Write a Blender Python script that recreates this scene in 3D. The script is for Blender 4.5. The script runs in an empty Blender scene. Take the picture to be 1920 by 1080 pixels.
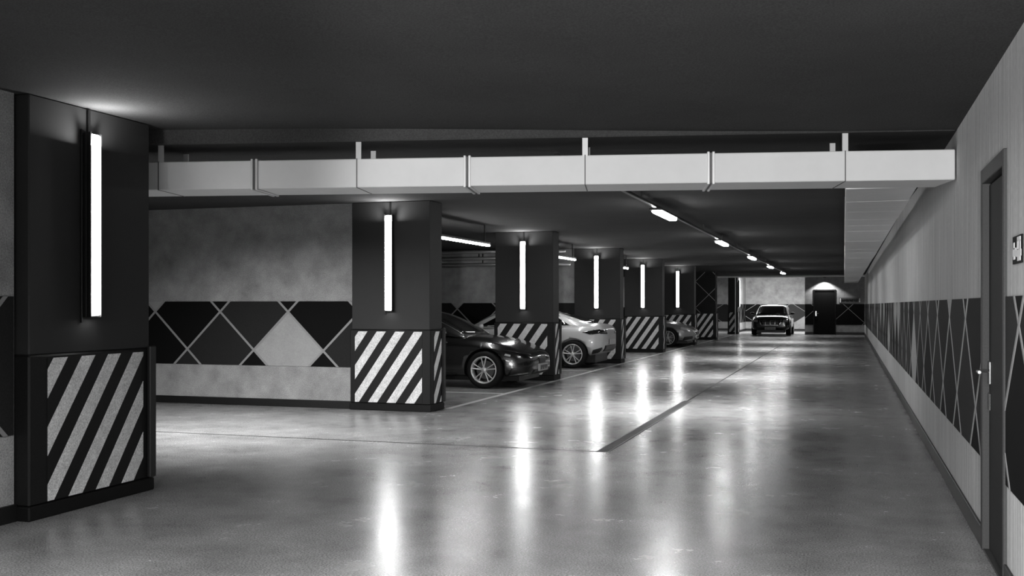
import bpy, bmesh, math, random
from mathutils import Vector, Matrix
from mathutils.bvhtree import BVHTree
random.seed(7)
sc = bpy.context.scene
C = sc.collection
R = math.radians

# ---------------------------------------------------------------- camera, world, exposure
cam_d = bpy.data.cameras.new('camera'); cam = bpy.data.objects.new('camera', cam_d); C.objects.link(cam)
cam.location = (0, 0, 1.5); cam.rotation_euler = (R(90), 0, R(18))
cam_d.sensor_width = 36; cam_d.lens = 36 * 1938 / 1920; cam_d.shift_y = 32 / 1920
cam_d.clip_start = .05; cam_d.clip_end = 200
sc.camera = cam
sc.view_settings.view_transform = 'Standard'; sc.view_settings.look = 'None'
sc.view_settings.gamma = 1; sc.view_settings.use_curve_mapping = False
sc.view_settings.exposure = 0.0
w = bpy.data.worlds.new('world'); sc.world = w; w.use_nodes = True
w.node_tree.nodes['Background'].inputs[0].default_value = (1, 1, 1, 1)
w.node_tree.nodes['Background'].inputs[1].default_value = 0.03

TUBE = 30.0      # emission of the upright tubes on the columns
RAIL = 75.0      # emission of the lamps on the ceiling rail
BAY = 60.0       # emission of the lamps over the bays

def area(name, loc, rot, sx, sy, e, spread=180):
    l = bpy.data.lights.new(name, 'AREA'); l.shape = 'RECTANGLE'; l.size = sx; l.size_y = sy; l.energy = e
    l.spread = R(spread)
    o = bpy.data.objects.new(name, l); C.objects.link(o); o.location = loc; o.rotation_euler = [R(a) for a in rot]
    return o
def spot(name, loc, target, e, ang, blend=.5, rad=.1):
    l = bpy.data.lights.new(name, 'SPOT'); l.energy = e; l.spot_size = R(ang); l.spot_blend = blend; l.shadow_soft_size = rad
    o = bpy.data.objects.new(name, l); C.objects.link(o); o.location = loc
    o.rotation_euler = (Vector(target) - Vector(loc)).to_track_quat('-Z', 'Y').to_euler()
    return o
# ceiling lamps of the aisle, added fill lights around the camera, the recess at the far end, the downlight at the far door
area('aisle_light_behind_camera', (-2.6, -1.2, 2.75), (50, 0, 0), 2.2, .5, 45, 150)
area('fill_light_beside_camera', (-2.8, 2.2, 2.78), (12, 0, 0), .3, 1.4, 110, 130)  # added unseen fill that brightens the nearest column
area('wall_fill_light_beside_camera', (-.7, 3.0, 2.78), (10, 0, 0), .3, 1.4, 110, 150)  # extra fill without a fixture, added to lift the near right wall
spot('fill_spot_behind_camera', (.25, -2.6, 1.3), (.15, 8.2, 1.7), 2900, 48, .3, .15)  # unseen spot added to brighten the duct, its cone cut towards the left end
area('aisle_light_behind_duct', (-2.6, 9.5, 2.78), (0, 0, 0), .15, .9, 14, 110)
area('bay_light_behind_duct', (-7.2, 9.6, 2.84), (22, 0, 0), 2.2, .2, 170, 125)
area('recess_side_light', (-8.2, 57.0, 3.1), (0, 0, 0), 1.5, .4, 200)
area('recess_light', (-3.6, 57.5, 3.1), (12, 0, 0), 3.0, .5, 480)
spot('door_downlight', (-1.12, 54.25, 2.85), (-1.12, 54.25, 0), 150, 120, .3, .05)

# ---------------------------------------------------------------- materials
MATS = {}
def mat(name, col, rough=.6, metal=0, spec=.5, var=0, scale=3, stretch=(1, 1, 1), bump=0, bscale=60, coat=0, emit=0, rvar=0, speck=0, detail=6):
    if name in MATS: return MATS[name]
    m = bpy.data.materials.new(name); m.use_nodes = True; MATS[name] = m
    nt = m.node_tree; N = nt.nodes; Lk = nt.links; b = N['Principled BSDF']
    b.inputs['Base Color'].default_value = (col, col, col, 1)
    b.inputs['Roughness'].default_value = rough; b.inputs['Metallic'].default_value = metal
    b.inputs['Specular IOR Level'].default_value = spec
    if coat: b.inputs['Coat Weight'].default_value = coat; b.inputs['Coat Roughness'].default_value = .05
    if emit:
        b.inputs['Emission Color'].default_value = (1, 1, 1, 1); b.inputs['Emission Strength'].default_value = emit
    if var or rvar or bump or speck:
        tc = N.new('ShaderNodeTexCoord'); mp = N.new('ShaderNodeMapping'); mp.inputs['Scale'].default_value = stretch
        Lk.new(tc.outputs['Object'], mp.inputs['Vector'])
        n = N.new('ShaderNodeTexNoise'); n.inputs['Scale'].default_value = scale; n.inputs['Detail'].default_value = detail
        n.inputs['Roughness'].default_value = .65
        Lk.new(mp.outputs[0], n.inputs['Vector'])
        if var or speck:
            r = N.new('ShaderNodeMapRange'); r.inputs[1].default_value = .15; r.inputs[2].default_value = .85
            r.inputs[3].default_value = col * (1 - var); r.inputs[4].default_value = col * (1 + var)
            Lk.new(n.outputs[0], r.inputs[0]); out = r.outputs[0]
            if speck:
                n2 = N.new('ShaderNodeTexNoise'); n2.inputs['Scale'].default_value = 90; n2.inputs['Detail'].default_value = 3
                Lk.new(mp.outputs[0], n2.inputs['Vector'])
                r2 = N.new('ShaderNodeMapRange'); r2.inputs[1].default_value = .3; r2.inputs[2].default_value = .7
                r2.inputs[3].default_value = 1 - speck; r2.inputs[4].default_value = 1 + speck
                Lk.new(n2.outputs[0], r2.inputs[0])
                mu = N.new('ShaderNodeMath'); mu.operation = 'MULTIPLY'
                Lk.new(out, mu.inputs[0]); Lk.new(r2.outputs[0], mu.inputs[1]); out = mu.outputs[0]
            Lk.new(out, b.inputs['Base Color'])
        if rvar:
            r3 = N.new('ShaderNodeMapRange'); r3.inputs[1].default_value = .15; r3.inputs[2].default_value = .85
            r3.inputs[3].default_value = rough - rvar; r3.inputs[4].default_value = rough + rvar
            Lk.new(n.outputs[0], r3.inputs[0]); Lk.new(r3.outputs[0], b.inputs['Roughness'])
        if bump:
            n3 = N.new('ShaderNodeTexNoise'); n3.inputs['Scale'].default_value = bscale; n3.inputs['Detail'].default_value = 4
            Lk.new(mp.outputs[0], n3.inputs['Vector'])
            bp = N.new('ShaderNodeBump'); bp.inputs['Strength'].default_value = bump; bp.inputs['Distance'].default_value = .01
            Lk.new(n3.outputs[0], bp.inputs['Height']); Lk.new(bp.outputs[0], b.inputs['Normal'])
    return m
M_floor = mat('polished_concrete', .27, .25, spec=.8, var=.5, scale=1.6, rvar=.06, speck=.6, bump=.012, bscale=14)
M_ceil = mat('dark_ceiling_paint', .054, .95, var=.18, scale=.9, speck=.22, spec=.06)
M_wall = mat('rough_plaster', .32, .85, var=.5, scale=2.6, speck=.3, spec=.2, bump=.35, bscale=70)
M_wallR = mat('streaked_plaster', .62, .8, var=.5, scale=2.6, stretch=(1, 8, .3), speck=.3, spec=.25, bump=.15, bscale=30, detail=9)
M_col = mat('charcoal_paint', .028, .6, var=.12, scale=2, spec=.3)
M_guard = mat('black_rubber_panel', .008, .55, spec=.3, speck=.3, var=.1)
M_plinth = mat('black_plinth', .005, .6, spec=.25)
M_stripe = mat('worn_reflective_stripe', .7, .6, var=.28, scale=11, speck=.3, spec=.3)
M_black = mat('panel_black', .006, .75, spec=.08)
M_dark = mat('panel_dark', .022, .75, spec=.08, speck=.15, var=.05)
M_dgrey = mat('panel_dark_grey', .04, .75, spec=.08, speck=.15, var=.05)
M_pale = mat('panel_pale', .34, .6, var=.12, scale=5, speck=.12)
M_strip = mat('grey_metal_strip', .28, .45, spec=.5)
M_base = mat('black_baseboard', .006, .5)
M_duct = mat('galvanised_duct', .72, .65, metal=0, spec=.3, var=.07, scale=2.5, bump=.08, bscale=3)
M_ductu = mat('bare_duct_sheet', .92, .35, metal=.25, var=.12, scale=1.2, stretch=(1, 14, 1))
M_ductd = mat('duct_flange', .62, .4, metal=.3)
M_seam = mat('duct_seam', .09, .6)
M_housing = mat('black_lamp_housing', .006, .4)
M_tube = mat('tube_diffuser', .9, .4, emit=TUBE)
M_rail = mat('rail_diffuser', .9, .4, emit=RAIL)
M_bay = mat('bay_diffuser', .9, .4, emit=BAY)
M_door = mat('charcoal_door_paint', .035, .7, spec=.15, speck=.1, var=.05)
M_dframe = mat('door_frame_paint', .05, .6, spec=.2, speck=.1)
M_chrome = mat('chrome', .75, .15, metal=1)
M_line = mat('white_floor_paint', .55, .4, var=.25, scale=12)
M_joint = mat('dark_joint_filler', .01, .7)  # dark filler for floor joints, drain bed and duct seams
M_pipe = mat('pipe_metal', .45, .3, metal=.7)
M_white = mat('white_print', .8, .5)
M_signb = mat('black_sign_plate', .008, .7, spec=.1)

# ---------------------------------------------------------------- helpers
def obj(name, bm, m, parent=None, smooth=False):
    me = bpy.data.meshes.new(name); bmesh.ops.recalc_face_normals(bm, faces=bm.faces)
    bm.to_mesh(me); bm.free()
    ms = m if isinstance(m, (list, tuple)) else [m]
    for x in ms: me.materials.append(x)
    if smooth:
        for p in me.polygons: p.use_smooth = True
    o = bpy.data.objects.new(name, me); C.objects.link(o)
    if parent: o.parent = parent
    return o
def share(name, src, loc, parent=None, rot=None, scale=None):
    o = bpy.data.objects.new(name, src.data); C.objects.link(o); o.location = loc
    if rot: o.rotation_euler = rot
    if scale: o.scale = scale
    if parent: o.parent = parent
    return o
def thing(name, label, cat, loc=(0, 0, 0), rz=0, group=None):
    o = bpy.data.objects.new(name, None); C.objects.link(o); o.location = loc; o.rotation_euler = (0, 0, rz)
    o.empty_display_size = .2
    o['label'] = label; o['category'] = cat
    if group: o['group'] = group
    return o
def tag(o, label=None, cat=None, group=None, kind=None):
    if label: o['label'] = label
    if cat: o['category'] = cat
    if group: o['group'] = group
    if kind: o['kind'] = kind
    return o
def box(bm, x0, x1, y0, y1, z0, z1, bev=0):
    t = bmesh.new()
    vs = [t.verts.new((x, y, z)) for x in (x0, x1) for y in (y0, y1) for z in (z0, z1)]
    for f in ((0, 1, 3, 2), (4, 6, 7, 5), (0, 4, 5, 1), (2, 3, 7, 6), (0, 2, 6, 4), (1, 5, 7, 3)):
        t.faces.new([vs[i] for i in f])
    bmesh.ops.recalc_face_normals(t, faces=t.faces)
    if bev: bmesh.ops.bevel(t, geom=t.edges[:], offset=bev, segments=1, affect='EDGES', clamp_overlap=True)
    me = bpy.data.meshes.new('tmp'); t.to_mesh(me); t.free(); bm.from_mesh(me); bpy.data.meshes.remove(me)
    return bm
def bx(*a, bev=0): return box(bmesh.new(), *a, bev=bev)
def tube(bm, pts, r, n=8):
    pts = [Vector(p) for p in pts]; rings = []
    for i, p in enumerate(pts):
        d = (pts[min(i + 1, len(pts) - 1)] - pts[max(i - 1, 0)]).normalized()
        a = d.cross(Vector((0, 0, 1)))
        if a.length < .01: a = d.cross(Vector((1, 0, 0)))
        a.normalize(); b = d.cross(a)
        rings.append([bm.verts.new(p + r * (math.cos(t) * a + math.sin(t) * b)) for t in [2 * math.pi * k / n for k in range(n)]])
    for i in range(len(rings) - 1):
        for k in range(n): bm.faces.new((rings[i][k], rings[i][(k + 1) % n], rings[i + 1][(k + 1) % n], rings[i + 1][k]))
    bm.faces.new(rings[0][::-1]); bm.faces.new(rings[-1])
    return bm
def lathe(bm, prof, n=32, axis='y'):
    rings = []
    for (r, h) in prof:
        rg = []
        for k in range(n):
            t = 2 * math.pi * k / n
            rg.append(bm.verts.new((r * math.cos(t), h, r * math.sin(t)) if axis == 'y' else (r * math.cos(t), r * math.sin(t), h)))
        rings.append(rg)
    for i in range(len(rings) - 1):
        for k in range(n): bm.faces.new((rings[i][k], rings[i][(k + 1) % n], rings[i + 1][(k + 1) % n], rings[i + 1][k]))
    return bm
def clip(poly, x0, x1, z0, z1):
    def cl(P, ins, inter):
        o = []
        for i in range(len(P)):
            a, b = P[i - 1], P[i]
            if ins(b):
                if not ins(a): o.append(inter(a, b))
                o.append(b)
            elif ins(a): o.append(inter(a, b))
        return o
    def ix(v): return lambda a, b: (v, a[1] + (b[1] - a[1]) * (v - a[0]) / (b[0] - a[0]))
    def iz(v): return lambda a, b: (a[0] + (b[0] - a[0]) * (v - a[1]) / (b[1] - a[1]), v)
    for ins, it in ((lambda p: p[0] >= x0, ix(x0)), (lambda p: p[0] <= x1, ix(x1)), (lambda p: p[1] >= z0, iz(z0)), (lambda p: p[1] <= z1, iz(z1))):
        if len(poly) < 3: return []
        poly = cl(poly, ins, it)
    out = []
    for p in poly:
        if not out or (abs(p[0] - out[-1][0]) + abs(p[1] - out[-1][1])) > 1e-4: out.append(p)
    if len(out) > 2 and abs(out[0][0] - out[-1][0]) + abs(out[0][1] - out[-1][1]) < 1e-4: out.pop()
    return out
def prism(poly, F, d0, d1):
    """poly in wall coordinates (s, z); F maps (s, z, depth) to 3D"""
    bm = bmesh.new()
    a = [bm.verts.new(F(s, z, d0)) for s, z in poly]; b = [bm.verts.new(F(s, z, d1)) for s, z in poly]
    bm.faces.new(b); bm.faces.new(a[::-1])
    for i in range(len(poly)): bm.faces.new((a[i - 1], a[i], b[i], b[i - 1]))
    return bm
def wallF(axis, c, sign):
    if axis == 'x': return lambda s, z, d: Vector((c + sign * d, s, z))
    return lambda s, z, d: Vector((s, c + sign * d, z))
def dado(parent, F, s0, s1, phase, P, z0=.60, z1=1.555, zr=1.40, b=.57, pale=(), seed=1, palep=.06, sw=.016, allm=None, skip=None, tones=None):
    rnd = random.Random(seed); a = P / 2
    dx, dz = sw * 1.25, sw * 1.25
    r0 = int(math.floor((z0 - zr) / b)) - 1; r1 = int(math.ceil((z1 - zr) / b)) + 1
    k0 = int(math.floor((s0 - phase) / a)) - 1; k1 = int(math.ceil((s1 - phase) / a)) + 1
    for k in range(k0, k1 + 1):
        for r in range(r0, r1 + 1):
            if (k + r) % 2 == 0: continue          # crossings sit on even sums, cells on odd sums
            cx, cz = phase + k * a, zr + r * b
            v = rnd.random()
            p = clip([(cx - a + dx, cz), (cx, cz - b + dz), (cx + a - dx, cz), (cx, cz + b - dz)], s0, s1, z0, z1)
            if len(p) < 3: continue
            ar = abs(sum(p[i - 1][0] * p[i][1] - p[i][0] * p[i - 1][1] for i in range(len(p)))) / 2
            if ar < .0015: continue
            m = allm or (M_black if v < .42 else M_dark if v < .72 else M_dgrey)
            if not allm and v > 1 - palep: m = M_pale
            if tones and (k, r) in tones: m = tones[(k, r)]
            obj('panel', prism(p, F, .001, .008), m, parent)
    for k in range(k0 - 6, k1 + 7):
        if k % 2: continue
        for sg in (1, -1):
            x0 = phase + k * a; t = 8
            A = (x0 - sg * a * t, zr - b * t); B = (x0 + sg * a * t, zr + b * t)
            L = math.hypot(B[0] - A[0], B[1] - A[1]); nx, nz = -(B[1] - A[1]) / L * sw, (B[0] - A[0]) / L * sw
            p = clip([(A[0] + nx, A[1] + nz), (B[0] + nx, B[1] + nz), (B[0] - nx, B[1] - nz), (A[0] - nx, A[1] - nz)], s0, s1, z0, z1)
            if len(p) < 3: continue
            obj('trim_strip', prism(p, F, .001, .011 if sg > 0 else .012), M_strip, parent)

# ---------------------------------------------------------------- setting
XR = .80
def sm(t): t = max(0, min(1, t)); return t * t * (3 - 2 * t)
def cz(X, Y): return 2.97 - .12 * sm((X + 5.5) / 6.3) * (1 - sm((Y - 9) / 9))
# floor
tag(obj('floor', bx(-12.6, 1.1, -4, 62.4, -.2, 0), M_floor), kind='structure')
bm = bmesh.new()
xs = [-12.6, -9, -5.5, -4.2, -3, -2, -1, 0, XR + .3]; ys = [-4, 0, 4, 9, 11, 13, 15, 18, 25, 35, 53]
lo = [[bm.verts.new((x, y, cz(x, y))) for y in ys] for x in xs]; hi = [[bm.verts.new((x, y, 3.5)) for y in ys] for x in xs]
for i in range(len(xs) - 1):
    for j in range(len(ys) - 1):
        bm.faces.new((lo[i][j], lo[i][j + 1], lo[i + 1][j + 1], lo[i + 1][j])); bm.faces.new((hi[i][j], hi[i + 1][j], hi[i + 1][j + 1], hi[i][j + 1]))
for j in range(len(ys) - 1):
    bm.faces.new((lo[0][j], hi[0][j], hi[0][j + 1], lo[0][j + 1])); bm.faces.new((lo[-1][j], lo[-1][j + 1], hi[-1][j + 1], hi[-1][j]))
for i in range(len(xs) - 1):
    bm.faces.new((lo[i][0], lo[i + 1][0], hi[i + 1][0], hi[i][0])); bm.faces.new((lo[i][-1], hi[i][-1], hi[i + 1][-1], lo[i + 1][-1]))
box(bm, -12.6, XR + .3, 53, 62.6, 3.25, 3.5)
tag(obj('ceiling', bm, M_ceil, smooth=False), kind='structure')

# right wall with the near door opening
DY0, DY1, DZ = 6.0, 6.97, 2.33
bm = bmesh.new()
box(bm, XR, XR + .3, -4, DY0, 0, 3.3); box(bm, XR, XR + .3, DY1, 62.6, 0, 3.3); box(bm, XR, XR + .3, DY0, DY1, DZ, 3.3)
box(bm, XR + .25, XR + .3, DY0, DY1, 0, DZ)
wr = tag(obj('wall_right', bm, M_wallR), kind='structure')
FR = wallF('x', XR, -1)
PR = 1.2
dado(wr, FR, DY1 + .02, 54.5, 7.94, PR, z0=.55, z1=1.545, seed=5, palep=.0, tones={(2, 1): M_pale, (1, 0): M_dgrey, (0, 1): M_black, (-1, 0): M_dark, (10, -1): M_pale, (12, -1): M_dgrey, (2, -1): M_dark, (3, 0): M_dark, (5, 0): M_dgrey, (17, 0): M_pale, (19, 0): M_pale, (24, -1): M_pale, (29, 0): M_pale, (33, 0): M_pale, (38, -1): M_pale, (43, 0): M_pale, (50, -1): M_pale, (57, 0): M_pale})
dado(wr, FR, -1, DY0 - .0, 7.94, PR, z0=.55, z1=1.545, seed=3, palep=0)
bm = bmesh.new(); box(bm, XR - .018, XR, DY1, 54.6, 0, .13, bev=.004); box(bm, XR - .018, XR, -4, DY0, 0, .13, bev=.004)
tag(obj('baseboard_right', bm, M_base), kind='structure')

# near wall on the left, running along the aisle up to the first column
wl = tag(obj('wall_left', bx(-5.75, -5.5, -4, 5.75, 0, 3.2), M_wall), kind='structure')
dado(wl, wallF('x', -5.5, 1), 2.5, 5.74, 5.2, 1.1, zr=1.08, z0=.6, z1=1.56, seed=9, palep=0, allm=M_dark)
tag(obj('baseboard_left', bx(-5.5, -5.475, -4, 5.75, 0, .12), M_base), kind='structure')
# wall of the bay behind the duct, flush with the second column
wb = tag(obj('wall_bay', bx(-12.3, -6.78, 13.5, 13.75, 0, 3.2), M_wall), kind='structure')
dado(wb, wallF('y', 13.5, -1), -12.3, -6.79, -7.86, 1.16, seed=2, palep=0,
     tones={(0, -1): M_pale, (-4, 1): M_pale, (0, 1): M_black, (-2, 1): M_black, (1, 0): M_black, (-1, 0): M_dark, (-3, 0): M_black, (-2, -1): M_dark, (-4, -1): M_black, (-1, -2): M_black, (1, -2): M_black, (-3, -2): M_dark, (2, -1): M_dark, (1, -2): M_black})
tag(obj('baseboard_bay', bx(-12.3, -6.8, 13.47, 13.5, 0, .11, bev=.004), M_base), kind='structure')
# wall of the bay behind the pale car
wb2 = tag(obj('wall_bay_far', bx(-12.3, -6.78, 26.2, 26.45, 0, 3.2), M_wall), kind='structure')
dado(wb2, wallF('y', 26.2, -1), -11.6, -6.79, -10.07, 1.16, seed=4, palep=0, tones={(0, 1): M_pale, (1, 0): M_black, (3, 0): M_black, (2, -1): M_dark, (0, -1): M_black, (2, 1): M_dark})
tag(obj('baseboard_bay_far', bx(-12.3, -6.8, 26.17, 26.2, 0, .11, bev=.004), M_base), kind='structure')
wob = tag(obj('wall_outer', bx(-12.6, -12.3, -4, 62.6, 0, 3.3), M_wall), kind='structure')
tag(obj('wall_camera_side', bx(-12.6, XR + .3, -4.3, -4, 0, 3.3), M_wall), kind='structure')
# far end: recess wall, its side wall, and the wall with the far door
wk = tag(obj('wall_back', bx(-12.3, XR, 62.1, 62.6, 0, 3.4), M_wall), kind='structure')
dado(wk, wallF('y', 62.1, -1), -12.2, -2.08, -4.05, 1.9, seed=11, palep=0, z0=.52, z1=1.55, b=.62, zr=1.0, sw=.012, tones={(1, 0): M_dgrey, (2, -1): M_pale})
tag(obj('baseboard_back', bx(-12.3, -2.1, 62.06, 62.1, 0, .12), M_base), kind='structure')
ws = tag(obj('wall_recess', bx(-5.95, -5.72, 54.9, 62.1, 0, 3.4), M_wall), kind='structure')
dado(ws, wallF('x', -5.72, 1), 54.95, 62.0, 55.5, 1.9, seed=12, palep=0, z0=.52, z1=1.55, b=.62, zr=1.0)
tag(obj('baseboard_recess', bx(-5.72, -5.69, 54.9, 62.06, 0, .12), M_base), kind='structure')
bm = bmesh.new(); BX0, BX1 = -1.66, -.58
box(bm, -2.08, BX0, 54.6, 54.85, 0, 3.4); box(bm, BX1, XR, 54.6, 54.85, 0, 3.4); box(bm, BX0, BX1, 54.6, 54.85, 2.28, 3.4); box(bm, BX0, BX1, 54.8, 54.85, 0, 2.28)
box(bm, -2.08, -1.88, 54.85, 62.1, 0, 3.4)
wd = tag(obj('wall_far_door', bm, M_wall), kind='structure')
for a_, b_, t_ in ((-2.07, BX0 - .01, {}), (BX1 + .01, XR - .01, {})):
    dado(wd, wallF('y', 54.6, -1), a_, b_, .02, 1.55, seed=13, palep=0, z0=.50, z1=1.55, zr=1.33, b=.72, sw=.009, allm=M_black)
bm = bmesh.new(); box(bm, -2.08, BX0, 54.56, 54.6, 0, .13); box(bm, BX1, XR, 54.56, 54.6, 0, .13)
tag(obj('baseboard_far_door', bm, M_base), kind='structure')

# doors
d1 = tag(bpy.data.objects.new('door_1', None), kind='structure'); C.objects.link(d1)
bm = bmesh.new(); fw = .07
box(bm, XR - .02, XR + .2, DY1 - fw, DY1, 0, DZ, bev=.004); box(bm, XR - .02, XR + .2, DY0, DY0 + fw * .5, 0, DZ, bev=.004); box(bm, XR - .02, XR + .2, DY0 + fw * .5, DY1 - fw, DZ - .09, DZ, bev=.004)
obj('door_frame', bm, M_dframe, d1)
obj('door_leaf', bx(XR + .02, XR + .07, DY0 + fw * .5 + .006, DY1 - fw - .006, .012, DZ - .1, bev=.004), M_door, d1)
bm = bmesh.new(); hy = DY1 - fw - .07
box(bm, XR + .008, XR + .021, hy - .02, hy + .02, 1.02, 1.16, bev=.004); tube(bm, [(XR + .02, hy, 1.10), (XR - .05, hy, 1.10), (XR - .055, hy - .03, 1.10), (XR - .055, hy - .12, 1.10)], .010)
obj('door_handle', bm, M_chrome, d1)
obj('lock_plate', bx(XR + .008, XR + .021, hy - .018, hy + .018, .86, .97, bev=.006), M_chrome, d1)
obj('threshold', bx(XR - .015, XR + .1, DY0, DY1, 0, .012, bev=.003), M_dframe, d1)
d2 = tag(bpy.data.objects.new('door_2', None), kind='structure'); C.objects.link(d2)
bm = bmesh.new()
box(bm, BX0, BX0 + .06, 54.57, 54.75, 0, 2.28); box(bm, BX1 - .06, BX1, 54.57, 54.75, 0, 2.28); box(bm, BX0 + .06, BX1 - .06, 54.57, 54.75, 2.21, 2.28)
obj('door_frame', bm, mat('far_door_frame', .01, .7, spec=.1), d2)
obj('door_leaf', bx(BX0 + .065, BX1 - .065, 54.60, 54.66, .01, 2.2, bev=.004), mat('far_door_paint', .006, .7, spec=.1), d2)
bm = bmesh.new(); box(bm, BX0 + .10, BX0 + .15, 54.585, 54.6, .95, 1.2); tube(bm, [(BX0 + .125, 54.6, 1.08), (BX0 + .125, 54.54, 1.08), (BX0 + .26, 54.54, 1.08)], .012)
obj('door_handle', bm, M_chrome, d2)

# floor joints and channel
tag(obj('trim_1', bx(-12.3, -2.38, 10.325, 10.35, 0, .002), M_joint), kind='structure')
tag(obj('trim_2', bx(-2.40, -2.37, 16.2, 40, 0, .002), M_joint), kind='structure')
dr = thing('drain_channel', 'dark narrow slotted drain channel let into the aisle floor along the joint', 'drain', (-2.38, 10.34, 0))
bm = bmesh.new(); box(bm, -.065, -.05, 0, 5.86, 0, .006); box(bm, .05, .065, 0, 5.86, 0, .006)
obj('channel_edge', bm, mat('channel_steel', .12, .4, metal=.6), dr)
obj('channel_bed', bx(-.05, .05, 0, 5.86, 0, .002), M_joint, dr)
bm = bmesh.new()
for i in range(90):
    y = .02 + i * .065; box(bm, -.05, .05, y, y + .026, .002, .005)
tag(obj('slat', bm, mat('channel_slat', .06, .5), dr), kind='stuff')

# painted bay lines
ln = obj('parking_line', bx(-5.55, -5.46, 13.95, 52.5, 0, .0025), M_line)
tag(ln, 'long thin white painted line along the column feet at the edge of the aisle', 'floor marking')
for y, l in ((16.6, 'white painted bay line beside the dark car, running in from the aisle'), (22.95, 'white painted bay line between the dark car and the pale car'),
             (29.3, 'white painted bay line behind the third striped column'), (35.6, 'white painted bay line beside the grey car'), (42.0, 'white painted bay line beyond the grey car, before the patterned column')):
    tag(obj('bay_line', bx(-11, -5.56, y - .05, y + .05, 0, .0025), M_line), l, 'floor marking', 'bay divider lines')

# ---------------------------------------------------------------- columns
def stripes(parent, F, s0, s1, flip=False, z0=.115, z1=1.125):
    obj_f = prism([(s0 - .0, z0), (s1 + .0, z0), (s1 + .0, z1), (s0 - .0, z1)], F, 0, .003)
    fr = obj('stripe_board', obj_f, M_guard, parent)
    per, wd_, sl = .287, .142, 1 / 1.42
    for k in range(-1, 6):
        a = .057 + k * per
        def X(x): return (s0 + x) if not flip else (s1 - x)
        h = z1 - z0
        p = [(X(a), z1), (X(a + wd_), z1), (X(a + wd_ - 2 * h * sl), z1 - 2 * h), (X(a - 2 * h * sl), z1 - 2 * h)]
        p = clip(p, s0, s1, z0, z1)
        if len(p) > 2: obj('stripe', prism(p, F, .003, .006), M_stripe, fr)
    # lower part of the pattern: stripes that begin right of the panel's top edge
    for k in range(3, 7):
        a = .057 + (k + .0) * per
        if a < (s1 - s0): continue
        p = [(s0 + a, z1), (s0 + a + wd_, z1), (s0 + a + wd_ - 2 * (z1 - z0) * sl, z1 - 2 * (z1 - z0)), (s0 + a - 2 * (z1 - z0) * sl, z1 - 2 * (z1 - z0))]
        p = clip(p, s0, s1, z0, z1)
        if len(p) > 2 and k > 5: obj('stripe', prism(p, F, .003, .006), M_stripe, fr)

def column(x0, x1, y0, y1, label, front=True, side=True, sidepanel=None, name='column', top=None):
    t = thing(name, label, 'column', (0, 0, 0), 0, 'striped concrete columns along the aisle')
    t.location = ((x0 + x1) / 2, (y0 + y1) / 2, 0)
    ox, oy = t.location.x, t.location.y
    T = cz(x1, y0) + .01
    T = min(cz(x0, y0), cz(x1, y0), cz(x1, y1)) - .002
    class L: pass
    def put(o): o.location = (-ox, -oy, 0); return o
    put(obj('shaft', bx(x0, x1, y0, y1, 1.15, T, bev=.008), M_col, t))
    put(obj('guard_sleeve', bx(x0 - .02, x1 + .02, y0 - .02, y1 + .02, .10, 1.15, bev=.012), M_guard, t))
    put(obj('plinth', bx(x0 - .03, x1 + .03, y0 - .03, y1 + .03, 0, .10, bev=.01), M_plinth, t))
    n0 = set(bpy.data.objects)
    if front: stripes(t, wallF('y', y0 - .02, -1), x0 + .06, x1 - .11)
    if side:
        a, b = sidepanel or (y0 + .1, y1 - .08)
        stripes(t, wallF('x', x1 + .02, 1), a, b)
    for o in set(bpy.data.objects) - n0:
        if o.parent == t: o.location = (-ox, -oy, 0)
    # upright rubber bumper at the far aisle corner
    bm = bx(x1 + .02, x1 + .055, y1 - .06, y1 + .02, .11, 1.17, bev=.008)
    put(obj('corner_bumper', bm, mat('rubber_bumper', .02, .4), t))
    return t
def tube_lamp(loc, rz, label, k=True):
    """local frame: +y points away from the wall face"""
    t = thing('tube_lamp', label, 'lamp', loc, rz, 'upright tube lamps on the columns')
    bm = bx(-.062, .062, 0, .045, 0, 1.37, bev=.004)
    for sx in (-1, 1): box(bm, min(sx * .052, sx * .062), max(sx * .052, sx * .062), .044, .082, 0, 1.37)
    obj('housing', bm, M_housing, t)
    obj('diffuser', bx(-.05, .05, .045, .09, .012, 1.358, bev=.015), M_tube, t)
    if k: obj('cable', bx(-.012, .012, 0, .02, 1.37, 2.955 - loc[2], bev=.003), M_housing, t)
    area('tube_lamp_top_glow', (loc[0] - math.sin(rz) * .13, loc[1] + math.cos(rz) * .13, loc[2] + 1.27), (180, 0, 0), .08, .06, 10)
    obj('end_cap', bx(.063, .082, 0, .02, -.04, 1.39, bev=.003), M_housing, t)
    return t
ords = ['second column from the left, standing right of the diamond-patterned wall', 'third column from the left, behind the nose of the dark car', 'fourth column from the left, behind the tail of the pale car',
        'fifth column from the left, between pale car and grey car', 'sixth column from the left, behind the grey car']
c1 = column(-6.6, -5.4, 5.78, 7.08, 'nearest and largest dark column at left edge with wide worn stripes', front=False, sidepanel=(5.93, 6.97))
tube_lamp((-5.4, 6.36, 1.41), R(-90), 'largest glowing tube lamp, on the nearest column at left')
offs = [0, 0, .0, .0, .11]
for k in range(5):
    x0, x1, y0 = -6.78 + offs[k], -5.57 + offs[k], 13.42 + 6.35 * k
    column(x0, x1, y0, y0 + .45, 'charcoal column with striped guard, ' + ords[k])
    tube_lamp(((x0 + x1) / 2 + .0, y0, 1.41), R(180), 'glowing upright tube lamp on the ' + ords[k].split(',')[0])
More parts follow.
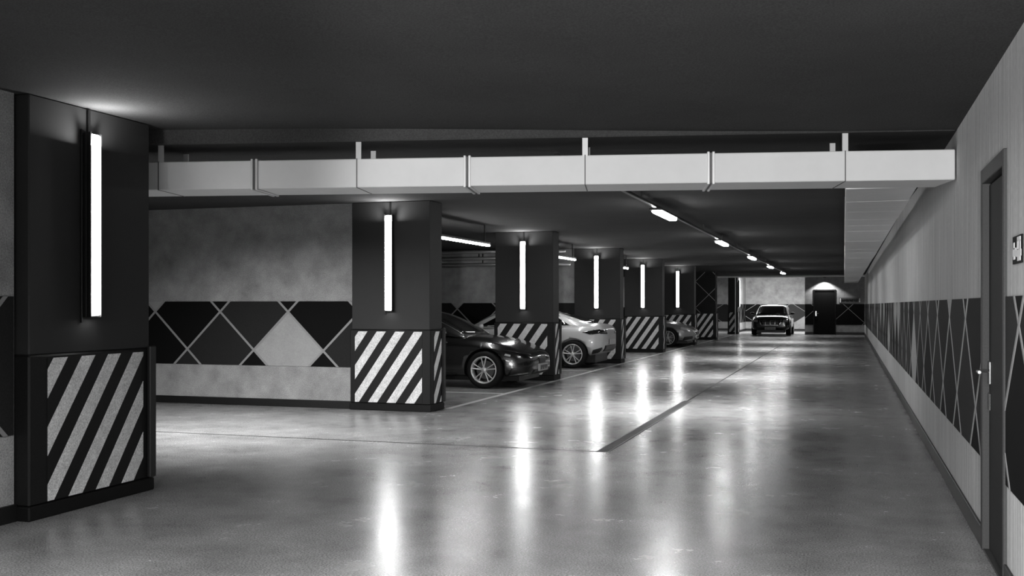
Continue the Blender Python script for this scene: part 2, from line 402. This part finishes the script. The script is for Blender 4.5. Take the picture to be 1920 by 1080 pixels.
# seventh column: diamond pattern above the guard
y0 = 13.42 + 6.35 * 5
c7 = column(-6.62, -5.43, y0, y0 + .45, 'patterned column with thin crossing lines above its striped guard, right of the grey car')
n0 = set(bpy.data.objects)
dado(c7, wallF('y', y0, -1), -6.6, -5.45, -5.72, 1.16, z0=1.17, z1=2.93, zr=1.95, b=.57, sw=.011, allm=M_dark, seed=3)
dado(c7, wallF('x', -5.43, 1), y0 + .02, y0 + .43, y0 - .3, 1.16, z0=1.17, z1=2.93, zr=1.95, b=.57, sw=.011, allm=M_dark, seed=3)
for o in set(bpy.data.objects) - n0: o.location = (-c7.location.x, -c7.location.y, 0)
column(-5.88, -5.40, 54.2, 54.75, 'slim farthest dark column with narrow striped guard beside the parked off-roader')
tube_lamp((-5.40, 54.5, 1.41), R(-90), 'small distant tube lamp on the slim farthest column')

# ---------------------------------------------------------------- cross duct
dt = thing('ventilation_duct', 'long pale metal air duct crossing under the ceiling from wall to wall', 'duct', (.79, 8.66, 0), math.atan2(8.66 - 7.36, .8 + 5.5))
# local: x runs along the duct, negative to the left
DL = -10.2; zb, zt = 2.47, 2.705; dep = .52
jx = []
obj('duct_shell', bx(DL, .0, 0, dep, zb, zt, bev=.006), M_duct, dt)
def dloc(px):    # local x of a pixel column on the duct's front face
    u = (px - 960) / 1938; s, c = math.sin(R(18)), math.cos(R(18))
    dx_, dy_ = u * c - s, c + u * s
    a = dt.rotation_euler.z; ex, ey = math.cos(a), math.sin(a)
    # t*(dx,dy) = P + l*(ex,ey)
    det = dx_ * (-ey) + ex * dy_
    t_ = (dt.location.x * (-ey) + ex * dt.location.y) / det
    return (t_ * dx_ - dt.location.x) * ex + (t_ * dy_ - dt.location.y) * ey
for px, dbl in ((297, 0), (477, 1), (669, 0), (876, 1), (1097, 0), (1333, 1), (1585, 0)):
    l = dloc(px)
    if dbl:
        for q in (-.02, .02):
            obj('flange', bx(l + q - .010, l + q + .010, -.012, dep + .012, zb - .012, zt + .012, bev=.003), M_ductd, dt)
        obj('seam', bx(l - .008, l + .008, -.004, dep + .004, zb - .004, zt + .004), M_seam, dt)
    else:
        obj('seam', bx(l - .004, l + .004, -.003, dep + .003, zb - .003, zt + .003), M_seam, dt)
a = dt.rotation_euler.z
for px in (301, 672, 1097, 1585):
    l = dloc(px)
    for yy in (.0, dep - .02):
        wx = dt.location.x + l * math.cos(a) - yy * math.sin(a); wy = dt.location.y + l * math.sin(a) + yy * math.cos(a)
        obj('hanger_strap', bx(l - .022, l + .022, yy + .001, yy + .006 + .012, zt - .005, 2.844), mat('strap_zinc', .6, .45, metal=.2), dt)
bm_ = obj('ceiling_beam', bx(DL, .0, -.03, dep + .12, 2.845, 3.1, bev=.01), M_ceil)
bm_.location = dt.location; bm_.rotation_euler = dt.rotation_euler; tag(bm_, kind='structure')
# aisle duct along the right wall
da = thing('ventilation_duct', 'long flat metal duct hung under the ceiling along the right wall, seams across its underside', 'duct', (-.02, 9.18, 0), math.atan2(.13, 39))
LA = 39.0
rows = [0, 1.15, 2.3, 3.35, 4.3, 5.3, 6.4, 7.6, 8.8, 10, 11.2, 12.4, 13.6, 14.8, 16, 17.5, 19, 20.5, 22, 24, 26, 28, 30, 33, 36, 39]
for i in range(len(rows) - 1):
    y0_, y1_ = rows[i], rows[i + 1]; j = random.uniform(-.004, .004)
    o = obj('duct_section', bx(j, .57 + j, y0_ + .012, y1_ - .002, zb + .011 + random.uniform(-.002, .002), zt + .05, bev=.005), M_ductu, da)
for i in range(1, len(rows) - 1):
    obj('seam', bx(.006, .564, rows[i] - .003, rows[i] + .013, zb + .016, zt + .04), M_joint, da)
for y in (3, 9, 15, 21, 27, 33, 38):
    for x in (.02, .53):
        obj('hanger_strap', bx(x, x + .03, y, y + .01, zt + .04, cz(-.0 + x, 9.2 + y) - .003), mat('strap_zinc', .6), da)
da.rotation_euler.z = math.atan2(.13, 39)

# pipe across the far end and its drop beside the slim column
bm = tube(bmesh.new(), [(-6.9, 52.6, 2.92), (XR - .02, 52.6, 2.92)], .05)
tag(obj('ceiling_pipe', bm, mat('pale_pipe', .9, .4)), 'straight pale pipe running across the ceiling at the far end', 'pipe')
bm = tube(bmesh.new(), [(-5.5, 54.1, 2.965), (-5.5, 54.1, .0)], .03)
tag(obj('drop_pipe', bm, mat('pale_pipe', .9, .4)), 'thin upright pale pipe on the slim farthest column', 'pipe')
for zz, yy, l in ((2.88, 25.3, 'topmost of three horizontal pipes under the ceiling between second and third columns'), (2.72, 25.5, 'middle of three horizontal pipes under the ceiling between second and third columns'), (2.57, 25.8, 'lowest of three horizontal pipes under the ceiling between second and third columns')):
    t = thing('service_pipe', l, 'pipe', (-9.2, yy, zz), 0, 'service pipes over the bay')
    obj('pipe_run', tube(bmesh.new(), [(-3.0, 0, 0), (2.4, 0, 0)], .045, 12), M_pipe, t, smooth=True)
    for x in (-2.2, 0, 1.9):
        obj('pipe_bracket', bx(x - .012, x + .012, -.012, .012, .03, 2.965 - zz), M_housing, t)

# ---------------------------------------------------------------- rail and ceiling lamps
rl = thing('light_rail', 'thin black lighting rail running down the middle of the aisle ceiling', 'rail', (-2.5, 9.0, 2.83))
obj('rail_bar', bx(-.025, .025, 0, 36.5, .0, .035, bev=.004), M_housing, rl)
for y in range(1, 37, 3):
    obj('rail_hanger', bx(-.008, .008, y, y + .016, .035, cz(-2.5, 9 + y) - 2.832), M_housing, rl)
nms = ['nearest and largest', 'second nearest', 'middle', 'second farthest', 'farthest and smallest']
for i in range(5):
    y = 14.05 + 7.1 * i
    t = thing('ceiling_lamp', nms[i] + ' of the five bright lamps on the ceiling rail', 'lamp', (-2.5, y, 2.80), 0, 'lamps on the aisle rail')
    obj('housing', bx(-.09, .09, 0, 1.5, 0, .03, bev=.006), M_housing, t)
    obj('diffuser', bx(-.06, .06, .03, 1.47, -.035, 0, bev=.012), M_rail, t)
    area('rail_lamp_light', (-2.5, y + .75, 2.755), (0, 0, 0), .12, 1.4, 62, 92)
for i, l in enumerate(('slanting bright tube lamp hanging over the dark car', 'bright tube lamp hanging over the pale car', 'hanging tube lamp seen as a speck beside the fifth column')):
    y = 15.4 + 6.35 * i
    t = thing('pendant_lamp', l, 'lamp', (-6.33, y, 2.60), 0, 'tube lamps hung over the bays')
    obj('housing', bx(-.035, .035, 0, 2.7, .02, .06, bev=.005), M_housing, t)
    obj('diffuser', bx(-.03, .03, .02, 2.68, -.015, .02, bev=.008), M_bay, t)
    for yy in (.15, 2.45): obj('hanging_rod', bx(-.01, .01, yy, yy + .02, .06, .368), M_housing, t)
t = thing('downlight', 'small black downlight on the wall above the far door', 'lamp', (-1.12, 54.6, 2.9))
obj('lamp_arm', bx(-.03, .03, -.34, 0, .03, .06), M_housing, t)
obj('lamp_head', lathe(bmesh.new(), [(.001, .06), (.06, .06), (.07, -.02), (.06, -.02), (.001, 0)], 16, 'z'), M_housing, t)
t.children[1].location = (0, -.36, 0)

# ---------------------------------------------------------------- signs
t = thing('wall_sign', 'small black wall sign with white pictogram beside the near door', 'sign', (XR, 5.75, 1.705))
F = lambda s, z, d: Vector((-d, -s, z))
sg = obj('sign_plate', prism([(0, 0), (.285, 0), (.285, .137), (0, .137)], F, .001, .008), M_signb, t)
W_, H_ = .285, .137
def sp(x0, y0, x1, y1):   # fractions of the plate, y from the top
    obj('white_mark', prism([(x0 * W_, H_ * (1 - y1)), (x1 * W_, H_ * (1 - y1)), (x1 * W_, H_ * (1 - y0)), (x0 * W_, H_ * (1 - y0))], F, .008, .010), M_white, sg)
for q in ((.10, .22, .24, .46), (.05, .42, .42, .72), (.42, .52, .97, .76), (.10, .72, .3, .84), (.54, .06, .9, .22), (.52, .2, .66, .5), (.78, .2, .9, .52), (.56, .76, .9, .92)): sp(*q)
t = thing('wall_sign', 'wide low sign with dark lettering between two white uprights, right of the far door', 'sign', (-.42, 54.58, 1.60))
obj('sign_plate', bx(0, 1.0, 0, .02, 0, .27), mat('far_sign_plate', .10, .5), t)
for x in (.04, .955): obj('white_upright', bx(x, x + .05, -.012, 0, .03, .24), M_white, t)
rnd = random.Random(3)
for i in range(8):
    x = .13 + i * .1
    bm = bmesh.new(); box(bm, x, x + .022, -.01, 0, .08, .20); box(bm, x + .05, x + .07, -.01, 0, .08 + .05 * (i % 2), .20)
    if i % 3: box(bm, x + .022, x + .05, -.01, 0, .08 + .05 * (i % 3), .10 + .05 * (i % 3))
    obj('letter_mark', bm, M_signb, t)

# ---------------------------------------------------------------- cars
M_tyre = mat('tyre_rubber', .008, .75, spec=.2)
M_rim = mat('rim_alloy', .6, .35, metal=.45)
M_glass = mat('car_glass', .004, .04, spec=.8, coat=.5)
M_trimb = mat('car_black_trim', .005, .4)
M_lampc = mat('headlamp_glass', .5, .1, metal=.3, coat=1)
M_lampd = mat('dark_lamp_glass', .015, .08, coat=1)
M_plate = mat('number_plate', .45, .5)

def loft(rings, lvl=2):
    bm = bmesh.new(); vr = [[bm.verts.new(p) for p in rg] for rg in rings]; n = len(rings[0])
    for i in range(len(vr) - 1):
        for k in range(n): bm.faces.new((vr[i][k], vr[i][(k + 1) % n], vr[i + 1][(k + 1) % n], vr[i + 1][k]))
    bm.faces.new(vr[0][::-1]); bm.faces.new(vr[-1]); bmesh.ops.recalc_face_normals(bm, faces=bm.faces)
    return bm
def bake(bm, lvl, cutters=()):
    me = bpy.data.meshes.new('b'); bm.to_mesh(me); bm.free(); o = bpy.data.objects.new('b', me); C.objects.link(o)
    s = o.modifiers.new('s', 'SUBSURF'); s.levels = lvl; s.render_levels = lvl
    cs = []
    for cb in cutters:
        cm = bpy.data.meshes.new('c'); bmesh.ops.recalc_face_normals(cb, faces=cb.faces); cb.to_mesh(cm); cb.free(); co = bpy.data.objects.new('c', cm); C.objects.link(co); cs.append(co)
        b = o.modifiers.new('x', 'BOOLEAN'); b.operation = 'DIFFERENCE'; b.object = co; b.solver = 'EXACT'
    bpy.context.view_layer.update()
    dg = bpy.context.evaluated_depsgraph_get()
    res = bpy.data.meshes.new_from_object(o.evaluated_get(dg))
    for x in [o] + cs: bpy.data.objects.remove(x)
    for p in res.polygons: p.use_smooth = True
    return res
def bvh_of(me):
    b = bmesh.new(); b.from_mesh(me); t = BVHTree.FromBMesh(b); b.free(); return t
def patch(bvh, q, axis, sgn, off=.006, n=8, thick=.004):
    """bilinear quad q of 2D points projected on the body; axis 'y': points are (x,z), axis 'x': (y,z)"""
    bm = bmesh.new(); g = []
    for i in range(n + 1):
        row = []
        for j in range(n + 1):
            u, v = i / n, j / n
            a = [(1 - u) * (1 - v) * q[0][c] + u * (1 - v) * q[1][c] + u * v * q[2][c] + (1 - u) * v * q[3][c] for c in (0, 1)]
            if axis == 'y': o = Vector((a[0], sgn * 3, a[1])); d = Vector((0, -sgn, 0))
            elif axis == 'x': o = Vector((sgn * 9, a[0], a[1])); d = Vector((-sgn, 0, 0))
            else: o = Vector((a[0], a[1], 5)); d = Vector((0, 0, -1))
            h = bvh.ray_cast(o, d)
            row.append(None if h[0] is None else h[0] - d * off)
        g.append(row)
    top = [[None if p is None else bm.verts.new(p) for p in r] for r in g]
    dv = Vector((0, -sgn, 0)) if axis == 'y' else Vector((-sgn, 0, 0)) if axis == 'x' else Vector((0, 0, -1))
    bot = [[None if p is None else bm.verts.new(p + dv * (off + thick)) for p in r] for r in g]
    for i in range(n):
        for j in range(n):
            c = [top[i][j], top[i + 1][j], top[i + 1][j + 1], top[i][j + 1]]
            if None in c: continue
            bm.faces.new(c)
            cb = [bot[i][j], bot[i + 1][j], bot[i + 1][j + 1], bot[i][j + 1]]; bm.faces.new(cb[::-1])
            for (e, (ai, aj), (bi, bj)) in ((j == 0, (i, j), (i + 1, j)), (j == n - 1, (i, j + 1), (i + 1, j + 1)), (i == 0, (i, j), (i, j + 1)), (i == n - 1, (i + 1, j), (i + 1, j + 1))):
                if e: bm.faces.new((top[ai][aj], top[bi][bj], bot[bi][bj], bot[ai][aj]))
    return bm
def wheel(car, x, y, r, side, wmats=None, tw=.24, nsp=5):
    """side: +1 outer face towards +y"""
    t = obj('tyre', lathe(bmesh.new(), [(r * .70, -tw / 2), (r * .93, -tw / 2), (r, -tw * .36), (r, tw * .36), (r * .93, tw / 2), (r * .72, tw / 2), (r * .70, -tw / 2)], 40), M_tyre, car, smooth=True)
    t.location = (x, y, r); t.rotation_euler = (0, 0, 0 if side > 0 else math.pi)
    h = tw / 2
    obj('rim', lathe(bmesh.new(), [(r * .725, h - .02), (r * .735, h + .004), (r * .69, h + .006), (r * .64, h - .02), (r * .62, -h * .5), (r * .69, -h * .5), (r * .70, h - .03)], 40), M_rim, t, smooth=True)
    obj('brake_disc', lathe(bmesh.new(), [(.001, -.01), (r * .5, -.01), (r * .5, .01), (.001, .01)], 24), mat('brake_disc_steel', .12, .4, metal=.5), t)
    obj('hub', lathe(bmesh.new(), [(.001, h - .005), (r * .13, h - .008), (r * .16, h - .03), (r * .16, -.0), (.001, 0)], 20), M_rim, t, smooth=True)
    for k in range(nsp):
        for dlt in (-.2, .2):
            a0 = 2 * math.pi * k / nsp + math.pi / 2; a1 = a0 + dlt
            p0 = Vector((math.cos(a0 + dlt * .4) * r * .12, h - .02, math.sin(a0 + dlt * .4) * r * .12)); p1 = Vector((math.cos(a1) * r * .68, h - .006, math.sin(a1) * r * .68))
            obj('spoke', tube(bmesh.new(), [p0, p1], r * .034, 6), M_rim, t)
    return t

def make_car(label, loc, rz, paint, P):
    car = thing('car', label, 'car', loc, rz, 'parked cars')
    hw = P['hw']
    rings = []
    for x, zb_, zt_, w_ in P['body']:
        h = zt_ - zb_
        half = [(0, zb_), (.80, zb_), (.97, zb_ + .07 * h), (1.0, zb_ + .32 * h), (.985, zb_ + .62 * h), (.955, zb_ + .84 * h), (.86, zt_ - .015), (.5, zt_ + P['crown'] * .7)]
        pts = [(x, -a * w_ * hw if False else -a * w_, z) for a, z in half] + [(x, 0, zt_ + P['crown'])] + [(x, a * w_, z) for a, z in half[:0:-1]]
        rings.append(pts)
    cut = []
    r = P['r']
    for ax in P['axles']:
        for sd in (-1, 1):
            c = lathe(bmesh.new(), [(r * 1.13, 0), (r * 1.13, .42)], 36)
            for loop in (c.verts[:36], c.verts[36:]): c.faces.new(loop)
            bmesh.ops.translate(c, verts=c.verts, vec=(ax, (hw - .30) if sd > 0 else -(hw + .12), r * 1.02))
            cut.append(c)
    me = bake(loft(rings), 2, cut)
    me.materials.append(paint)
    b = bpy.data.objects.new('body', me); C.objects.link(b); b.parent = car
    # full (uncut) surface for projecting details
    full = bvh_of(bake(loft(rings), 2))
    rings = []
    for x, zl, zr_, wb_, wr_ in P['cabin']:
        m_ = (zl + zr_) / 2
        half = [(0, zl - .06), (wb_, zl - .06), ((wb_ * .55 + wr_ * .45), m_), (wr_, zr_ - .05), (wr_ * .85, zr_ - .01)]
        rings.append([(x, -a, z) for a, z in half] + [(x, 0, zr_ + .015)] + [(x, a, z) for a, z in half[:0:-1]])
    cme = bake(loft(rings), 2); cme.materials.append(paint)
    cb = bpy.data.objects.new('cabin', cme); C.objects.link(cb); cb.parent = car
    cbv = bvh_of(cme)
    for ax in P['axles']:
        for sd in (-1, 1): wheel(car, ax, sd * (hw - .125), r, sd)
    for nm, m, bv, q, axis, sg_, off in P['patches']:
        sides = (1, -1) if sg_ == 'both' else (sg_,)
        for s_ in sides:
            qq = q
            if sg_ == 'both' and axis in ('x', 'xr'): qq = [(p[0] * s_, p[1]) for p in q]
            ax_, ss = ('x', 1) if axis == 'x' else ('x', -1) if axis == 'xr' else ('y', s_)
            bmp = patch(cbv if bv == 'c' else full, qq, ax_, ss, off)
            if len(bmp.faces): obj(nm, bmp, m, car, smooth=True)
            else: bmp.free()
    for s_ in (1, -1):   # mirrors
        mx, mz = P['mirror']
        bm = bmesh.new(); bmesh.ops.create_uvsphere(bm, u_segments=12, v_segments=8, radius=1)
        bmesh.ops.scale(bm, verts=bm.verts, vec=(.07, .11, .065)); bmesh.ops.translate(bm, verts=bm.verts, vec=(mx, s_ * (hw + .04), mz))
        tube(bm, [(mx + .02, s_ * (hw - .12), mz - .05), (mx, s_ * (hw + .0), mz - .02)], .015, 6)
        obj('wing_mirror', bm, P.get('mirmat', paint), car, smooth=True)
        rail = [(x, s_ * (wr_ + .004), zr_ - .045) for x, zl, zr_, wb_, wr_ in P['cabin']]
        tb = []
        for i in range(len(rail) - 1):
            for q in range(4):
                p = Vector(rail[i]).lerp(Vector(rail[i + 1]), q / 4)
                h = cbv.find_nearest(p); tb.append(h[0] + (h[1] * .004))
        for _ in range(4): tb = [tb[0]] + [(tb[i - 1] + tb[i] + tb[i + 1]) / 3 for i in range(1, len(tb) - 1)] + [tb[-1]]
        obj('window_trim', tube(bmesh.new(), [p for p in tb if P['trim'][0] < p.x < P['trim'][1]], .010, 6), M_chrome, car, smooth=True)
    obj('underbody', bx(P['body'][0][0] + .25, P['body'][-1][0] - .25, -hw + .29, hw - .29, .13, .34), M_trimb, car)
    # plates
    for fx, z_, s_ in P['plates']:
        h = full.ray_cast(Vector((s_ * 9, 0, z_)), Vector((-s_, 0, 0)))
        x_ = h[0].x + s_ * .025
        pl = obj('number_plate', bx(x_ - .03, x_ + .008, -.26, .26, z_ - .065, z_ + .065, bev=.004), M_plate, car)
        for i in range(6):
            y = -.21 + i * .075; fx_ = x_ + s_ * .009
            bm = bmesh.new(); box(bm, min(fx_, fx_ + s_ * .003), max(fx_, fx_ + s_ * .003), y, y + .016, z_ - .04, z_ + .04); box(bm, min(fx_, fx_ + s_ * .003), max(fx_, fx_ + s_ * .003), y + .03, y + .046, z_ - .04 + .03 * (i % 2), z_ + .04)
            obj('plate_mark', bm, M_trimb, pl)
    return car

coupe = dict(trim=(1.05, 3.42), hw=.93, crown=.03, r=.335, axles=(.98, 3.80), mirror=(3.02, .98),
    body=[(0.0, .50, .86, .60), (.05, .38, .98, .76), (.22, .30, 1.04, .87), (.8, .22, 1.03, .93), (1.6, .19, .97, .93), (2.4, .18, .94, .925), (3.2, .18, .93, .93), (3.75, .19, .91, .93), (4.15, .20, .84, .91), (4.42, .20, .74, .85), (4.6, .22, .65, .76), (4.69, .27, .57, .62), (4.71, .34, .50, .5)],
    cabin=[(.25, .97, 1.0, .74, .62), (.6, .97, 1.13, .78, .60), (1.1, .95, 1.30, .80, .60), (1.7, .93, 1.40, .82, .60), (2.2, .93, 1.43, .83, .60), (2.7, .93, 1.37, .83, .61), (3.1, .92, 1.18, .82, .65), (3.45, .90, .98, .78, .68), (3.55, .88, .91, .74, .66)],
    patches=[
        ('windscreen', M_glass, 'c', [(-.60, .97), (.60, .97), (.50, 1.36), (-.50, 1.36)], 'x', 1, .004),
        ('rear_window', M_glass, 'c', [(-.56, 1.06), (.56, 1.06), (.48, 1.36), (-.48, 1.36)], 'xr', 1, .004),
        ('side_window', M_glass, 'c', [(1.95, .97), (3.15, .97), (2.55, 1.30), (1.95, 1.36)], 'y', 'both', .004),
        ('side_window', M_glass, 'c', [(.85, 1.02), (1.88, .98), (1.88, 1.36), (1.35, 1.30)], 'y', 'both', .004),
        ('door_seam', M_trimb, 'b', [(3.14, .34), (3.152, .34), (3.152, .90), (3.14, .90)], 'y', 'both', .002),
        ('door_seam', M_trimb, 'b', [(1.90, .34), (1.912, .34), (1.912, .92), (1.90, .92)], 'y', 'both', .002),
        ('sill', M_trimb, 'b', [(1.4, .22), (3.35, .22), (3.35, .27), (1.4, .27)], 'y', 'both', .008),
        ('door_handle', M_chrome, 'b', [(2.0, .80), (2.18, .80), (2.18, .82), (2.0, .82)], 'y', 'both', .012),
    ], plates=[(4.7, .36, 1), (0, .62, -1)])
import copy
def variant(base, **kw):
    d = copy.copy(base); d['patches'] = list(base['patches']); d.update(kw); return d
# dark car: nose to the aisle
front_extra = lambda lampm: [
    ('headlamp', lampm, 'b', [(.50, .60), (.72, .63), (.86, .70), (.56, .66)], 'x', 'both', .006),
    ('lower_grille', M_trimb, 'b', [(-.62, .24), (.62, .24), (.52, .34), (-.52, .34)], 'x', 1, .004),
    ('upper_grille', M_trimb, 'b', [(-.20, .44), (.20, .44), (.24, .54), (-.24, .54)], 'x', 1, .004),
    ('grille_trim', M_chrome, 'b', [(-.64, .225), (.64, .225), (.64, .24), (-.64, .24)], 'x', 1, .016),
    ('side_intake', M_trimb, 'b', [(4.30, .23), (4.66, .30), (4.65, .40), (4.38, .37)], 'y', 'both', .004),
    ('grille_trim', M_chrome, 'b', [(4.28, .215), (4.64, .275), (4.64, .29), (4.29, .23)], 'y', 'both', .012),
]
P_black = mat('black_car_paint', .004, .22, spec=.6, coat=.9)
P_white = mat('pale_car_paint', .50, .3, spec=.5, coat=.7)
P_grey = mat('grey_car_paint', .24, .25, metal=.3, coat=.8)
P1 = variant(coupe, axles=(.98, 3.88)); P1['patches'] += front_extra(M_lampd) + [('wing_vent', M_chrome, 'b', [(3.80, .74), (3.83, .74), (3.83, .82), (3.80, .82)], 'y', 'both', .006), ('side_marker', M_lampc, 'b', [(4.25, .60), (4.36, .58), (4.36, .61), (4.27, .63)], 'y', 'both', .006),('side_marker', M_lampc, 'b', [(4.33, .44), (4.40, .42), (4.40, .45), (4.35, .47)], 'y', 'both', .006)]
c = make_car('glossy dark low car parked nose out between second and third columns', (-10.09, 18.38, 0), 0, P_black, P1)
# pale car: tail to the aisle
P2 = variant(coupe, axles=(.74, 3.56)); P2['patches'] += [
    ('tail_lamp', M_lampd, 'b', [(.02, .84), (.32, .80), (.52, .86), (.12, .93)], 'y', 'both', .008),
    ('tail_lamp', M_lampd, 'b', [(.40, .80), (.80, .82), (.80, .92), (.46, .90)], 'xr', 'both', .006),
    ('rear_diffuser', M_trimb, 'b', [(-.66, .40), (.66, .40), (.60, .54), (-.60, .54)], 'xr', 1, .006),
    ('side_diffuser', M_trimb, 'b', [(.06, .36), (.34, .26), (.26, .44), (.06, .50)], 'y', 'both', .005)]
make_car('pale car parked tail out between third and fourth columns', (-5.46, 24.62, 0), math.pi, P_white, P2)
P3 = variant(coupe); P3['patches'] += front_extra(M_lampc) + [('headlamp', M_lampc, 'b', [(4.22, .64), (4.48, .60), (4.48, .68), (4.24, .73)], 'y', 'both', .006)]
make_car('mid grey car parked nose out between fifth and sixth columns', (-9.90, 37.65, 0), 0, P_grey, P3)
suv = dict(trim=(.3, 3.2), hw=.95, crown=.03, r=.36, axles=(.85, 3.65), mirror=(2.95, 1.08), mirmat=mat('black_mirror', .01, .4),
    body=[(0.0, .48, .92, .80), (.05, .36, 1.0, .90), (.3, .28, 1.04, .95), (1.5, .25, 1.03, .95), (3.0, .25, 1.02, .95), (3.5, .26, 1.0, .95), (4.1, .26, .95, .93), (4.4, .26, .86, .88), (4.5, .32, .74, .80), (4.52, .40, .62, .74)],
    cabin=[(.12, 1.0, 1.05, .80, .66), (.25, 1.0, 1.38, .82, .64), (.6, 1.0, 1.52, .84, .64), (1.6, 1.0, 1.55, .85, .65), (2.5, 1.0, 1.52, .85, .65), (2.75, 1.0, 1.44, .85, .66), (3.15, .99, 1.16, .84, .72), (3.35, .97, 1.0, .80, .72)],
    patches=[
        ('windscreen', M_glass, 'c', [(-.66, 1.06), (.66, 1.06), (.56, 1.47), (-.56, 1.47)], 'x', 1, .005),
        ('rear_window', M_glass, 'c', [(-.58, 1.08), (.58, 1.08), (.52, 1.44), (-.52, 1.44)], 'xr', 1, .005),
        ('side_window', M_glass, 'c', [(1.65, 1.05), (3.0, 1.05), (2.6, 1.42), (1.65, 1.46)], 'y', 'both', .005),
        ('side_window', M_glass, 'c', [(.45, 1.05), (1.58, 1.05), (1.58, 1.46), (.55, 1.42)], 'y', 'both', .005),
        ('grille', M_trimb, 'b', [(-.42, .52), (.42, .52), (.52, .76), (-.52, .76)], 'x', 1, .006),
        ('headlamp', M_lampc, 'b', [(.60, .66), (.80, .68), (.84, .80), (.60, .78)], 'x', 'both', .006),
        ('fog_lamp', M_lampd, 'b', [(.62, .40), (.74, .40), (.74, .46), (.62, .46)], 'x', 'both', .006),
    ] + [('grille_bar', M_chrome, 'b', q, 'x', 1, .014) for q in (
        [(-.44, .50), (.44, .50), (.44, .53), (-.44, .53)], [(-.54, .75), (.54, .75), (.54, .78), (-.54, .78)], [(-.46, .52), (-.42, .52), (-.50, .76), (-.54, .76)], [(.42, .52), (.46, .52), (.54, .76), (.50, .76)],
        [(-.24, .53), (-.20, .53), (-.22, .76), (-.26, .76)], [(-.02, .53), (.02, .53), (.02, .76), (-.02, .76)], [(.20, .53), (.24, .53), (.26, .76), (.22, .76)])],
    plates=[(4.5, .36, 1)])
make_car('dark off-roader facing the camera in the far recess', (-3.62, 56.6, 0), R(-90), mat('dark_suv_paint', .012, .18, coat=1, spec=.7), suv)
